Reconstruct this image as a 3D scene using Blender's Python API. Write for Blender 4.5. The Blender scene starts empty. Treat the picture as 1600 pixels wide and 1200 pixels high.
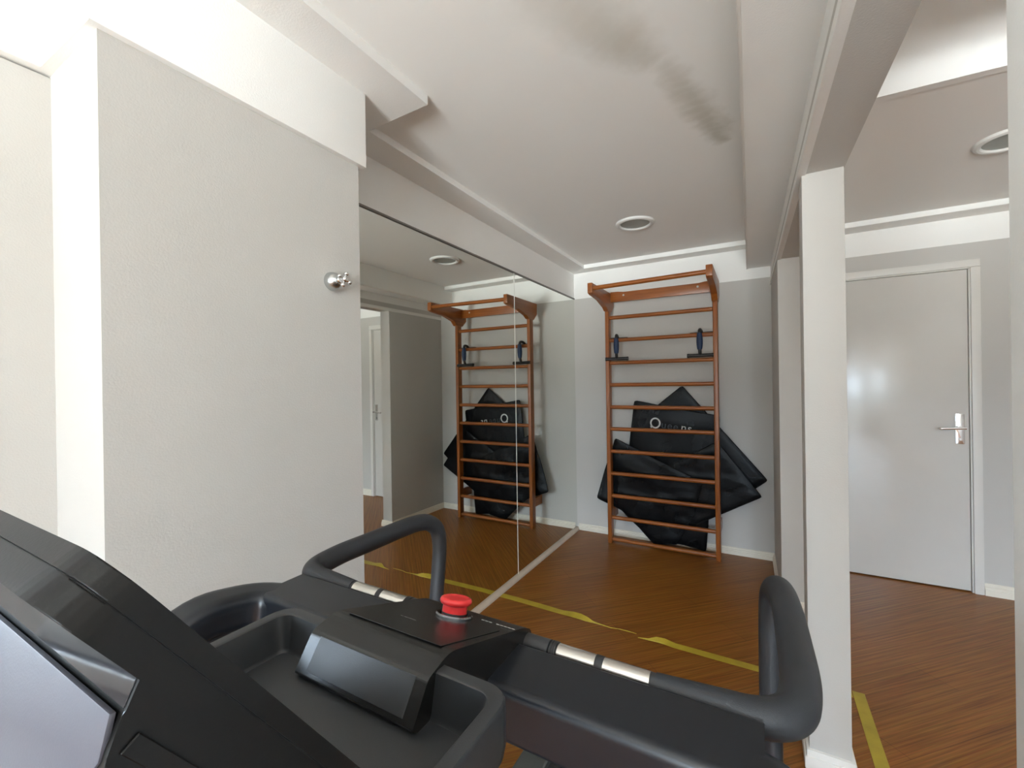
import bpy, bmesh, math, random
from mathutils import Vector, Matrix, Quaternion, noise

random.seed(4)
sc = bpy.context.scene
COL = sc.collection
R = math.radians

# ------------------------------------------------------------------ materials
def node_mat(name):
    m = bpy.data.materials.new(name)
    m.use_nodes = True
    nt = m.node_tree
    b = nt.nodes['Principled BSDF']
    return m, nt, b

def mat(name, col, rough=.5, metal=0., bump=0., bscale=60., var=0., vscale=3., spec=.5, coat=0.):
    m, nt, b = node_mat(name)
    b.inputs['Base Color'].default_value = (*col, 1)
    b.inputs['Roughness'].default_value = rough
    b.inputs['Metallic'].default_value = metal
    b.inputs['Specular IOR Level'].default_value = spec
    b.inputs['Coat Weight'].default_value = coat
    tc = nt.nodes.new('ShaderNodeTexCoord')
    if var:
        n = nt.nodes.new('ShaderNodeTexNoise'); n.inputs['Scale'].default_value = vscale
        n.inputs['Detail'].default_value = 4
        r = nt.nodes.new('ShaderNodeValToRGB')
        r.color_ramp.elements[0].position = .3; r.color_ramp.elements[1].position = .7
        r.color_ramp.elements[0].color = (*[c * (1 - var) for c in col], 1)
        r.color_ramp.elements[1].color = (*[min(1, c * (1 + var)) for c in col], 1)
        nt.links.new(tc.outputs['Object'], n.inputs['Vector'])
        nt.links.new(n.outputs['Fac'], r.inputs['Fac'])
        nt.links.new(r.outputs['Color'], b.inputs['Base Color'])
    if bump:
        n = nt.nodes.new('ShaderNodeTexNoise'); n.inputs['Scale'].default_value = bscale
        n.inputs['Detail'].default_value = 3
        bp = nt.nodes.new('ShaderNodeBump'); bp.inputs['Strength'].default_value = bump
        bp.inputs['Distance'].default_value = .002
        nt.links.new(tc.outputs['Object'], n.inputs['Vector'])
        nt.links.new(n.outputs['Fac'], bp.inputs['Height'])
        nt.links.new(bp.outputs['Normal'], b.inputs['Normal'])
    return m

GREY = (.535, .518, .488)
WHITE = (.857, .850, .826)
M = {}
M['grey'] = mat('grey_wall_paint', GREY, .75, bump=.25, bscale=220, var=.03, vscale=1.5)
M['white'] = mat('white_wall_paint', WHITE, .7, bump=.2, bscale=220, var=.02, vscale=1.5)
M['trimwhite'] = mat('white_gloss_trim', (.80, .78, .74), .35, var=.02)
M['skirt'] = mat('cream_baseboard_paint', (.78, .73, .63), .4, var=.04, vscale=6)
M['door'] = mat('satin_door_paint', (.63, .61, .575), .17, bump=.03, bscale=300, var=.02, spec=.7)
M['doorframe'] = mat('door_frame_paint', (.70, .68, .64), .35, var=.02)

def two_tone(name, zline):
    """grey wall paint with the white painted band above a given height"""
    m, nt, b = node_mat(name)
    b.inputs['Roughness'].default_value = .75
    g = nt.nodes.new('ShaderNodeNewGeometry')
    s = nt.nodes.new('ShaderNodeSeparateXYZ')
    c = nt.nodes.new('ShaderNodeMath'); c.operation = 'GREATER_THAN'; c.inputs[1].default_value = zline
    mx = nt.nodes.new('ShaderNodeMix'); mx.data_type = 'RGBA'
    mx.inputs[6].default_value = (*GREY, 1); mx.inputs[7].default_value = (*WHITE, 1)
    n = nt.nodes.new('ShaderNodeTexNoise'); n.inputs['Scale'].default_value = 220
    bp = nt.nodes.new('ShaderNodeBump'); bp.inputs['Strength'].default_value = .25; bp.inputs['Distance'].default_value = .002
    nt.links.new(g.outputs['Position'], s.inputs[0])
    nt.links.new(s.outputs['Z'], c.inputs[0])
    nt.links.new(c.outputs[0], mx.inputs[0])
    nt.links.new(mx.outputs[2], b.inputs['Base Color'])
    nt.links.new(g.outputs['Position'], n.inputs['Vector'])
    nt.links.new(n.outputs['Fac'], bp.inputs['Height'])
    nt.links.new(bp.outputs['Normal'], b.inputs['Normal'])
    return m
M['wall_main'] = two_tone('grey_wall_with_white_band', 2.180)
M['wall_hall'] = two_tone('grey_hall_wall_with_white_band', 2.252)
M['beam'] = two_tone('beam_paint', 2.192)

def ceiling_mat():
    m, nt, b = node_mat('ceiling_paint_with_damp_stain')
    b.inputs['Roughness'].default_value = .8
    g = nt.nodes.new('ShaderNodeNewGeometry')
    nz = nt.nodes.new('ShaderNodeTexNoise'); nz.inputs['Scale'].default_value = 16; nz.inputs['Detail'].default_value = 5
    nt.links.new(g.outputs['Position'], nz.inputs['Vector'])
    off = nt.nodes.new('ShaderNodeVectorMath'); off.operation = 'MULTIPLY_ADD'
    off.inputs[1].default_value = (.07, .07, 0); off.inputs[2].default_value = (-.035, -.035, 0)
    nt.links.new(nz.outputs['Color'], off.inputs[0])
    pos = nt.nodes.new('ShaderNodeVectorMath'); pos.operation = 'ADD'
    nt.links.new(g.outputs['Position'], pos.inputs[0]); nt.links.new(off.outputs[0], pos.inputs[1])
    prev = None
    # blobs along the damp streak: x, y, radius, weight
    blobs = []
    for line in ([(-.48, 1.10, .10, .35), (-.41, 1.26, .10, .6), (-.36, 1.37, .09, .75), (-.31, 1.47, .06, .55)],
                 [(-.262, 1.55, .045, .45), (-.235, 1.66, .055, .7), (-.20, 1.80, .062, .85), (-.165, 1.95, .06, .95), (-.14, 2.07, .05, .95), (-.128, 2.13, .035, .9)],
                 [(-.185, 1.80, .05, .5), (-.125, 1.97, .045, .6), (-.108, 2.01, .03, .6)]):
        for p, q in zip(line, line[1:]):
            for k in range(3): blobs.append([p[i] + (q[i]-p[i])*k/3 for i in range(4)])
        blobs.append(line[-1])
    for (x, y, r, w) in blobs:
        d = nt.nodes.new('ShaderNodeVectorMath'); d.operation = 'DISTANCE'
        d.inputs[1].default_value = (x, y, 2.455)
        nt.links.new(pos.outputs[0], d.inputs[0])
        mr = nt.nodes.new('ShaderNodeMapRange'); mr.interpolation_type = 'SMOOTHSTEP'
        mr.inputs[1].default_value = r * .1; mr.inputs[2].default_value = r * 1.5
        mr.inputs[3].default_value = w; mr.inputs[4].default_value = 0
        nt.links.new(d.outputs['Value'], mr.inputs[0])
        if prev is None: prev = mr.outputs[0]
        else:
            mx = nt.nodes.new('ShaderNodeMath'); mx.operation = 'MAXIMUM'
            nt.links.new(prev, mx.inputs[0]); nt.links.new(mr.outputs[0], mx.inputs[1]); prev = mx.outputs[0]
    mix = nt.nodes.new('ShaderNodeMix'); mix.data_type = 'RGBA'
    mix.inputs[6].default_value = (.857, .850, .826, 1); mix.inputs[7].default_value = (.56, .535, .475, 1)
    nt.links.new(prev, mix.inputs[0]); nt.links.new(mix.outputs[2], b.inputs['Base Color'])
    # faint plaster joints
    wv = nt.nodes.new('ShaderNodeTexNoise'); wv.inputs['Scale'].default_value = 2.2; wv.inputs['Detail'].default_value = 6
    bp = nt.nodes.new('ShaderNodeBump'); bp.inputs['Strength'].default_value = .35; bp.inputs['Distance'].default_value = .01
    nt.links.new(g.outputs['Position'], wv.inputs['Vector'])
    nt.links.new(wv.outputs['Fac'], bp.inputs['Height']); nt.links.new(bp.outputs['Normal'], b.inputs['Normal'])
    return m
M['ceiling'] = ceiling_mat()

def floor_mat():
    m, nt, b = node_mat('diagonal_wood_strip_floor')
    g = nt.nodes.new('ShaderNodeNewGeometry')
    mp = nt.nodes.new('ShaderNodeMapping'); mp.inputs['Rotation'].default_value = (0, 0, R(-45))
    nt.links.new(g.outputs['Position'], mp.inputs['Vector'])
    st = nt.nodes.new('ShaderNodeMapping'); st.inputs['Scale'].default_value = (1.2, 60, 1)
    nt.links.new(mp.outputs[0], st.inputs['Vector'])
    n1 = nt.nodes.new('ShaderNodeTexNoise'); n1.inputs['Scale'].default_value = 1.6; n1.inputs['Detail'].default_value = 4
    n1.inputs['Roughness'].default_value = .65
    nt.links.new(st.outputs[0], n1.inputs['Vector'])
    r = nt.nodes.new('ShaderNodeValToRGB')
    cr = r.color_ramp
    cr.elements[0].position = .28; cr.elements[0].color = (.155, .050, .007, 1)
    cr.elements[1].position = .72; cr.elements[1].color = (.41, .168, .032, 1)
    e = cr.elements.new(.5); e.color = (.275, .102, .016, 1)
    nt.links.new(n1.outputs['Fac'], r.inputs['Fac'])
    # fine grain
    st2 = nt.nodes.new('ShaderNodeMapping'); st2.inputs['Scale'].default_value = (4, 260, 1)
    nt.links.new(mp.outputs[0], st2.inputs['Vector'])
    n2 = nt.nodes.new('ShaderNodeTexNoise'); n2.inputs['Scale'].default_value = 1.; n2.inputs['Detail'].default_value = 2
    nt.links.new(st2.outputs[0], n2.inputs['Vector'])
    mx = nt.nodes.new('ShaderNodeMix'); mx.data_type = 'RGBA'; mx.blend_type = 'OVERLAY'; mx.inputs[0].default_value = .35
    nt.links.new(r.outputs['Color'], mx.inputs[6]); nt.links.new(n2.outputs['Color'], mx.inputs[7])
    # plank joints
    bt = nt.nodes.new('ShaderNodeTexBrick')
    bt.inputs['Scale'].default_value = 1; bt.inputs['Brick Width'].default_value = 1.2; bt.inputs['Row Height'].default_value = .19
    bt.inputs['Mortar Size'].default_value = .0012; bt.inputs['Color1'].default_value = (1, 1, 1, 1)
    bt.inputs['Color2'].default_value = (.9, .9, .9, 1); bt.inputs['Mortar'].default_value = (.55, .5, .45, 1)
    nt.links.new(mp.outputs[0], bt.inputs['Vector'])
    mu = nt.nodes.new('ShaderNodeMix'); mu.data_type = 'RGBA'; mu.blend_type = 'MULTIPLY'; mu.inputs[0].default_value = 1
    nt.links.new(mx.outputs[2], mu.inputs[6]); nt.links.new(bt.outputs['Color'], mu.inputs[7])
    nt.links.new(mu.outputs[2], b.inputs['Base Color'])
    b.inputs['Roughness'].default_value = .34
    b.inputs['Specular IOR Level'].default_value = .32
    bp = nt.nodes.new('ShaderNodeBump'); bp.inputs['Strength'].default_value = .12; bp.inputs['Distance'].default_value = .001
    nt.links.new(n1.outputs['Fac'], bp.inputs['Height']); nt.links.new(bp.outputs['Normal'], b.inputs['Normal'])
    return m
M['floor'] = floor_mat()

def wood_mat(name, c1, c2, axis):
    m, nt, b = node_mat(name)
    tc = nt.nodes.new('ShaderNodeTexCoord')
    mp = nt.nodes.new('ShaderNodeMapping')
    s = [40, 40, 40]; s[axis] = 2.5
    mp.inputs['Scale'].default_value = s
    n = nt.nodes.new('ShaderNodeTexNoise'); n.inputs['Scale'].default_value = 1.2; n.inputs['Detail'].default_value = 5
    r = nt.nodes.new('ShaderNodeValToRGB')
    r.color_ramp.elements[0].position = .3; r.color_ramp.elements[0].color = (*c1, 1)
    r.color_ramp.elements[1].position = .7; r.color_ramp.elements[1].color = (*c2, 1)
    nt.links.new(tc.outputs['Object'], mp.inputs[0]); nt.links.new(mp.outputs[0], n.inputs['Vector'])
    nt.links.new(n.outputs['Fac'], r.inputs['Fac']); nt.links.new(r.outputs['Color'], b.inputs['Base Color'])
    b.inputs['Roughness'].default_value = .32
    return m
WA, WB = (.225, .060, .009), (.345, .108, .019)
M['wood_z'] = wood_mat('varnished_wood_upright', WA, WB, 2)
M['wood_x'] = wood_mat('varnished_wood_rung', WA, WB, 0)
M['wood_y'] = wood_mat('varnished_wood_arm', WA, WB, 1)

M['mirror'] = mat('silvered_mirror', (.83, .845, .80), .012, 1.0)
M['mirroredge'] = mat('polished_mirror_edge', (.80, .80, .74), .3)
M['channel'] = mat('dark_mirror_channel', (.20, .18, .165), .4)
M['quarter'] = mat('beige_quarter_round', (.60, .50, .40), .45, var=.05, vscale=20)
M['chrome'] = mat('chrome', (.80, .80, .80), .10, 1.0)
M['darkchrome'] = mat('dark_chrome', (.30, .31, .33), .12, 1.0)
M['satin'] = mat('satin_chrome', (.55, .57, .57), .27, 1.0)
M['steel'] = mat('brushed_sensor_steel', (.66, .65, .61), .22, 1.0)
M['lampglass'] = mat('frosted_lamp_glass', (.34, .36, .33), .25, bump=.5, bscale=90)
M['lampring'] = mat('white_lamp_ring', (.72, .71, .68), .35, var=.01)
def vinyl(name, c):
    m = mat(name, c, .27, bump=.3, bscale=500, var=.2, vscale=5, spec=.16)
    return m
M['vinyl'] = vinyl('black_vinyl', (.0045, .0045, .005))
M['vinyl_edge'] = vinyl('black_vinyl_piping', (.004, .004, .004))
M['printwhite'] = mat('white_print', (.62, .61, .58), .5, var=.03)
M['printworn'] = mat('worn_dark_print', (.035, .045, .055), .5, var=.03)
M['bluefoam'] = mat('dark_blue_foam', (.010, .030, .085), .55, bump=.5, bscale=250, var=.1)
M['blackplastic'] = mat('black_plastic', (.016, .013, .012), .4, bump=.2, bscale=300)
M['tape'] = mat('yellow_floor_tape', (.46, .34, .028), .42, var=.12, vscale=14)
M['frame_black'] = mat('treadmill_black_powder_coat', (.0085, .0105, .0145), .30, spec=.5, bump=.06, bscale=1500)
M['foam'] = mat('charcoal_foam_grip', (.018, .020, .024), .47, bump=.2, bscale=1500)
M['abs'] = mat('charcoal_console_plastic', (.024, .0255, .028), .38, spec=.6, bump=.12, bscale=1500)
M['abs_gloss'] = mat('glossy_black_plastic', (.011, .011, .011), .26, bump=.03, bscale=500)
M['abs_side'] = mat('matt_black_plastic', (.006, .0058, .0055), .36, spec=.25, bump=.03, bscale=500)
M['piano'] = mat('piano_black_plastic', (.012, .012, .016), .05)
M['back_satin'] = mat('satin_black_back_panel', (.085, .085, .105), .42, spec=.5, bump=.05, bscale=900)
M['ring'] = mat('dark_rubber_ring', (.02, .02, .022), .45)
M['red'] = mat('red_button_plastic', (.66, .028, .030), .30, var=.02)
M['belt'] = mat('black_running_belt', (.018, .018, .019), .7, bump=.6, bscale=400)
M['rail'] = mat('grey_side_rail_plastic', (.055, .060, .056), .5, bump=.3, bscale=300)
M['alu'] = mat('white_window_frame', (.75, .75, .74), .4)

def glass_mat():
    m, nt, b = node_mat('thin_window_glass')
    nt.nodes.remove(b)
    out = nt.nodes['Material Output']
    t = nt.nodes.new('ShaderNodeBsdfTransparent'); t.inputs[0].default_value = (.95, .97, .96, 1)
    gl = nt.nodes.new('ShaderNodeBsdfGlossy'); gl.inputs['Roughness'].default_value = .02
    f = nt.nodes.new('ShaderNodeFresnel'); f.inputs[0].default_value = 1.45
    mx = nt.nodes.new('ShaderNodeMixShader')
    nt.links.new(f.outputs[0], mx.inputs[0]); nt.links.new(t.outputs[0], mx.inputs[1]); nt.links.new(gl.outputs[0], mx.inputs[2])
    nt.links.new(mx.outputs[0], out.inputs[0])
    return m
M['glass'] = glass_mat()

# ------------------------------------------------------------------ mesh helpers (world coordinates)
def add_box(bm, lo, hi, bevel=0., seg=2):
    x0, y0, z0 = lo; x1, y1, z1 = hi
    vs = [bm.verts.new(p) for p in [(x0,y0,z0),(x1,y0,z0),(x1,y1,z0),(x0,y1,z0),(x0,y0,z1),(x1,y0,z1),(x1,y1,z1),(x0,y1,z1)]]
    fs = [bm.faces.new([vs[i] for i in f]) for f in [(0,3,2,1),(4,5,6,7),(0,1,5,4),(1,2,6,5),(2,3,7,6),(3,0,4,7)]]
    if bevel:
        es = list({e for f in fs for e in f.edges})
        bmesh.ops.bevel(bm, geom=es, offset=bevel, segments=seg, profile=.6, affect='EDGES', clamp_overlap=True)

def add_prism(bm, pts, vec, bevel=0., seg=2, only=None):
    """polygon of 3D points extruded along vec"""
    vec = Vector(vec)
    a = [bm.verts.new(p) for p in pts]; b = [bm.verts.new(Vector(p) + vec) for p in pts]
    n = len(pts)
    fs = [bm.faces.new(a[::-1]), bm.faces.new(b)]
    fs += [bm.faces.new([a[i], a[(i+1) % n], b[(i+1) % n], b[i]]) for i in range(n)]
    if bevel:
        es = list({e for f in fs for e in f.edges})
        bmesh.ops.bevel(bm, geom=es, offset=bevel, segments=seg, profile=.6, affect='EDGES', clamp_overlap=True)

def prism_x(bm, yz, x0, x1, bevel=0., seg=2):
    add_prism(bm, [(x0, y, z) for y, z in yz], (x1 - x0, 0, 0), bevel, seg)

def round_poly(pts, r, n=6, which=None):
    """round the corners of a closed 2D polygon"""
    out = []; N = len(pts)
    for i, p in enumerate(pts):
        p = Vector(p); a = Vector(pts[i-1]); b = Vector(pts[(i+1) % N])
        rr = r[i] if isinstance(r, (list, tuple)) else r
        if not rr: out.append(tuple(p)); continue
        da = (a-p); db = (b-p); d = min(rr, da.length*.49, db.length*.49)
        s = p + da.normalized()*d; e = p + db.normalized()*d
        for k in range(n+1):
            t = k/n
            out.append(tuple(s*(1-t)**2 + p*2*t*(1-t) + e*t*t))
    return out

def smooth_path(pts, n=8):
    """Catmull-Rom through 3D points (+ optional radius as 4th value)"""
    P = [Vector(p) for p in pts]
    res = []
    for i in range(len(P)-1):
        p0 = P[max(i-1, 0)]; p1 = P[i]; p2 = P[i+1]; p3 = P[min(i+2, len(P)-1)]
        for k in range(n):
            t = k/n
            res.append(.5*((2*p1)+(p2-p0)*t+(2*p0-5*p1+4*p2-p3)*t*t+(3*p1-p0-3*p2+p3)*t**3))
    res.append(P[-1])
    return res

def fillet_path(pts, rads, n=8):
    """polyline with rounded corners; pts Vector3 (+radius)"""
    P = [Vector(p) for p in pts]; out = [P[0]]
    for i in range(1, len(P)-1):
        p = P[i]; a = P[i-1]-p; b = P[i+1]-p
        r = rads[i]
        if not r: out.append(p); continue
        d = min(r, a.length*.49, b.length*.49)
        s = p + a.normalized()*d; e = p + b.normalized()*d
        for k in range(n+1):
            t = k/n
            out.append(s*(1-t)**2 + p*2*t*(1-t) + e*t*t)
    out.append(P[-1])
    return out

def sweep(bm, path, section, up=(0, 0, 1), cap=True, scales=None):
    """section: list of (side, up) offsets, parallel transported along the path"""
    P = [Vector(p[:3]) for p in path]
    n = len(P); T = []
    for i in range(n):
        T.append((P[min(i+1, n-1)] - P[max(i-1, 0)]).normalized())
    U = Vector(up); U = (U - T[0]*U.dot(T[0])).normalized()
    rings = []
    for i in range(n):
        if i:
            q = T[i-1].rotation_difference(T[i]); U = q @ U
            U = (U - T[i]*U.dot(T[i])).normalized()
        S = T[i].cross(U)
        k = scales[i] if scales else 1
        rings.append([bm.verts.new(P[i] + S*a*k + U*b*k) for a, b in section])
    m = len(section)
    for i in range(n-1):
        for j in range(m):
            bm.faces.new([rings[i][j], rings[i][(j+1) % m], rings[i+1][(j+1) % m], rings[i+1][j]])
    if cap:
        bm.faces.new(rings[0][::-1]); bm.faces.new(rings[-1])

def circ(r, n=20):
    return [(r*math.cos(2*math.pi*i/n), r*math.sin(2*math.pi*i/n)) for i in range(n)]

def tube(bm, path, r, n=20, cap=True):
    rad = [p[3] for p in path] if len(path[0]) > 3 else None
    if rad: sweep(bm, path, circ(1, n), up=(.13, .2, .97), cap=cap, scales=rad)
    else: sweep(bm, path, circ(r, n), up=(.13, .2, .97), cap=cap)

def lathe(bm, prof, origin, axis=(0, 0, 1), n=32):
    """prof: (radius, height) pairs"""
    ax = Vector(axis).normalized(); q = Vector((0, 0, 1)).rotation_difference(ax); O = Vector(origin)
    rings = []
    for r, h in prof:
        if r < 1e-6: rings.append([bm.verts.new(O + q @ Vector((0, 0, h)))])
        else: rings.append([bm.verts.new(O + q @ Vector((r*math.cos(2*math.pi*i/n), r*math.sin(2*math.pi*i/n), h))) for i in range(n)])
    for a, b in zip(rings, rings[1:]):
        if len(a) == 1 and len(b) == 1: continue
        for i in range(n):
            j = (i+1) % n
            if len(a) == 1: bm.faces.new([a[0], b[j], b[i]])
            elif len(b) == 1: bm.faces.new([a[i], a[j], b[0]])
            else: bm.faces.new([a[i], a[j], b[j], b[i]])

def sphere(bm, c, r, n=12):
    bmesh.ops.create_uvsphere(bm, u_segments=n, v_segments=n//2+2, radius=r, matrix=Matrix.Translation(c))

def root_of(o):
    while o.parent: o = o.parent
    return o

def obj(name, bm, m, parent=None, smooth=30):
    bmesh.ops.recalc_face_normals(bm, faces=bm.faces)
    me = bpy.data.meshes.new(name)
    org = Vector((0, 0, 0))
    if parent is not None: org = root_of(parent).location.copy()
    if org.length: bmesh.ops.translate(bm, verts=bm.verts, vec=-org)
    bm.to_mesh(me); bm.free()
    if smooth:
        for p in me.polygons: p.use_smooth = True
        try: me.set_sharp_from_angle(angle=R(smooth))
        except Exception: pass
    o = bpy.data.objects.new(name, me); COL.objects.link(o)
    me.materials.append(m if not isinstance(m, str) else M[m])
    if parent is not None: o.parent = parent
    return o

def weighted(o):
    w_ = o.modifiers.new('weighted_normals', 'WEIGHTED_NORMAL'); w_.keep_sharp = True; w_.weight = 60
    return o

def tag(o, label, cat, group=None):
    o['label'] = label; o['category'] = cat
    if group: o['group'] = group
    return o

def thing(name, label, cat, loc, group=None):
    o = bpy.data.objects.new(name, None); COL.objects.link(o)
    o.location = loc; o.empty_display_size = .05
    return tag(o, label, cat, group)

def struct(name, bm, m, parent=None, smooth=30):
    o = obj(name, bm, m, parent, smooth)
    if parent is None: o['kind'] = 'structure'
    return o

def struct_empty(name, loc):
    o = bpy.data.objects.new(name, None); COL.objects.link(o); o.location = loc; o['kind'] = 'structure'
    return o

def BM(): return bmesh.new()
def box_obj(name, lo, hi, m, bevel=0., parent=None, st=False):
    bm = BM(); add_box(bm, lo, hi, bevel)
    return struct(name, bm, m, parent) if st else obj(name, bm, m, parent)

# ------------------------------------------------------------------ the room
YB = 3.881; XM = -1.512; ZC = 2.455; ZS = 2.42; YR = -5.2; XR = 2.5
bm = BM(); add_box(bm, (-1.75, YR-.15, -.08), (XR+.1, YB+.12, 0)); struct('floor', bm, 'floor')
ZH2, YS = 2.95, 2.125            # hall ceiling recess, its unseen near edge placed to dim the step face
bm = BM()
for lo, hi in (((-1.75, YR-.15, ZC), (.20, YB+.12, ZC+.12)), ((.20, YS+.02, ZC), (XR+.1, YB+.12, ZC+.12)), ((.20, 1.52, ZH2), (XR+.1, YS+.02, ZH2+.12)), ((.20, YR-.15, ZC), (XR+.1, 1.53, ZH2+.12))): add_box(bm, lo, hi)
struct('ceiling', bm, 'ceiling')
bm = BM(); add_prism(bm, [(.22, YS-.012, ZC-.002), (XR, YS+.075, ZC-.002), (XR, YS+.11, ZC-.002), (.22, YS+.03, ZC-.002)], (0, 0, ZH2-ZC+.01)); struct('trim_8', bm, 'white')
bm = BM(); add_box(bm, (.15, 1.34, ZC-.01), (.2215, YS+.01, ZH2+.01)); struct('wall_hall_upstand', bm, 'white')
# dropped gypsum border of the ceiling
bm = BM()
pts = [(-1.62, YR), (-1.045, YR), (-1.045, 1.245), (-1.362, 1.245), (-1.362, 3.745), (-.066, 3.745), (-.066, YB+.02), (-1.62, YB+.02)]
add_prism(bm, [(x, y, ZS) for x, y in pts], (0, 0, ZC-ZS+.01), .004)
struct('trim_1', bm, 'white')
bm = BM(); add_box(bm, (.22, 3.725, ZS), (XR, YB+.02, ZC+.01), .004); struct('trim_2', bm, 'white')
# far wall, one plane for gym and hall (hall side paint band is higher)
bm = BM(); add_box(bm, (-1.75, YB, 0), (.17, YB+.12, ZC)); struct('wall_back', bm, 'wall_main')
bm = BM()
for lo, hi in (((.17, YB, 0), (.385, YB+.12, ZC)), ((1.19, YB, 0), (XR, YB+.12, ZC)), ((.385, YB, 2.10), (1.19, YB+.12, ZC)), ((.37, YB+.055, -.01), (1.2, YB+.12, 2.12))): add_box(bm, lo, hi)  # last box is an unseen panel added to stop light under the door
struct('wall_hall', bm, 'wall_hall')
# wall behind the mirror
bm = BM(); add_box(bm, (-1.75, 1.0, 0), (XM-.008, YB, ZC)); struct('wall_mirror', bm, 'white')
box_obj('trim_3', (XM-.02, 1.0, 2.188), (XM, YB, ZC), 'white', st=True)
# left wall and the pier that stands out of it
LW = (-1.9, -.45, 1.14, 1.82)      # unseen window added in the left wall to brighten sides facing left
bm = BM()
for lo, hi in (((-1.75, YR, 0), (-1.5, LW[0], 2.155)), ((-1.75, LW[1], 0), (-1.5, .45, 2.155)), ((-1.75, LW[0], 0), (-1.5, LW[1], LW[2])), ((-1.75, LW[0], LW[3]), (-1.5, LW[1], 2.155))): add_box(bm, lo, hi)
struct('wall_left', bm, 'grey')
bm = BM(); add_box(bm, (-1.75, .372, 0), (-1.215, 1.066, 2.165)); struct('wall_pier', bm, 'grey')
bm = BM()
pts = [(-1.75, YR), (-1.478, YR), (-1.478, .352), (-1.196, .352), (-1.196, 1.086), (-1.75, 1.086)]
add_prism(bm, [(x, y, 2.16) for x, y in pts], (0, 0, ZS-2.16+.005), .003)
struct('trim_4', bm, 'white')
# beam, column and stub wall between gym and hall
def xl(y): return .092 + .022*(YB-y)
def xrr(y): return xl(y) + .132
bm = BM()
add_prism(bm, [(-.0235-.0165*1.0, YR, 2.263), (xl(YR)+.02, YR, 2.263), (xl(YB)+.02, YB, 2.263), (-.0668, YB, 2.263)], (0, 0, ZC-2.263+.005))
o = struct('trim_5', bm, 'white')
# edge of the soffit follows the photo's slightly skewed line
for v in o.data.vertices:
    if v.co.x < .05:
        v.co.x = -.0668 + .0135*(YB - v.co.y)
bm = BM(); add_prism(bm, [(xl(YR), YR, 2.122), (xrr(YR), YR, 2.122), (xrr(YB), YB, 2.122), (xl(YB), YB, 2.122)], (0, 0, ZC-2.122+.003), 0)
struct('wall_beam', bm, 'beam')
bm = BM(); add_prism(bm, [(xl(YR)-.006, YR, 2.118), (xl(YR)+.02, YR, 2.118), (xl(YB)+.02, YB, 2.118), (xl(YB)-.006, YB, 2.118)], (0, 0, .03), .002)
struct('trim_6', bm, 'white')
bm = BM()
def xe(y): return -.0668 + .0135*(YB-y)
add_prism(bm, [(xe(YR)-.004, YR, 2.2585), (xe(YR)+.0055, YR, 2.2585), (xe(YB)+.0055, YB, 2.2585), (xe(YB)-.004, YB, 2.2585)], (0, 0, .012), .002)
struct('trim_9', bm, 'trimwhite')
YC = 1.87
bm = BM(); add_box(bm, (.143, YC, 0), (.266, YC+.125, 2.125), .003); struct('wall_column', bm, 'grey')
YT = 3.1
bm = BM(); add_prism(bm, [(.109, YT, 0), (.228, YT, 0), (.222, YB, 0), (.094, YB, 0)], (0, 0, 2.125), .002); struct('wall_stub', bm, 'grey')
# lintel and right hand pier at the edge of the frame
bm = BM(); add_box(bm, (.352, .15, 0), (.50, 1.0, ZC+.005), .003); struct('wall_right_pier', bm, 'white')
bm = BM(); add_box(bm, (XR, YR-.15, 0), (XR+.1, YB+.12, ZH2)); struct('wall_right', bm, 'grey')
# rear wall with two windows (behind the camera)
W = [(-.40, 1.0, .10, 2.40), (1.40, 2.36, .97, 2.40)]
bm = BM()
xs = [-1.75, W[0][0], W[0][1], W[1][0], W[1][1], XR+.1]
for a, b in ((0, 1), (2, 3), (4, 5)): add_box(bm, (xs[a], YR-.15, 0), (xs[b], YR, ZH2))
for (x0, x1, z0, z1) in W:
    add_box(bm, (x0, YR-.15, 0), (x1, YR, z0)); add_box(bm, (x0, YR-.15, z1), (x1, YR, ZH2))
struct('wall_rear', bm, 'grey')
for i, (x0, x1, z0, z1) in enumerate(W):
    w = struct_empty('window_%d' % (i+1), (x0, YR-.06, z0))
    bm = BM(); f = .045; ya, yb = YR-.09, YR-.04
    add_box(bm, (x0, ya, z0), (x0+f, yb, z1), .003); add_box(bm, (x1-f, ya, z0), (x1, yb, z1), .003)
    add_box(bm, (x0, ya, z0), (x1, yb, z0+f), .003); add_box(bm, (x0, ya, z1-f), (x1, yb, z1), .003)
    nm = 3 if i == 0 else 2
    for k in range(1, nm):
        xx = x0 + (x1-x0)*k/nm; add_box(bm, (xx-.02, ya, z0), (xx+.02, yb, z1), .003)
    obj('window_frame', bm, 'alu', w)
    bm = BM(); add_box(bm, (x0+f*.5, YR-.068, z0+f*.5), (x1-f*.5, YR-.064, z1-f*.5)); obj('window_pane', bm, 'glass', w)
    bm = BM(); add_box(bm, (x0-.04, YR-.04, z0-.03), (x1+.04, YR+.03, z0), .004); obj('window_sill', bm, 'trimwhite', w)

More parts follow.
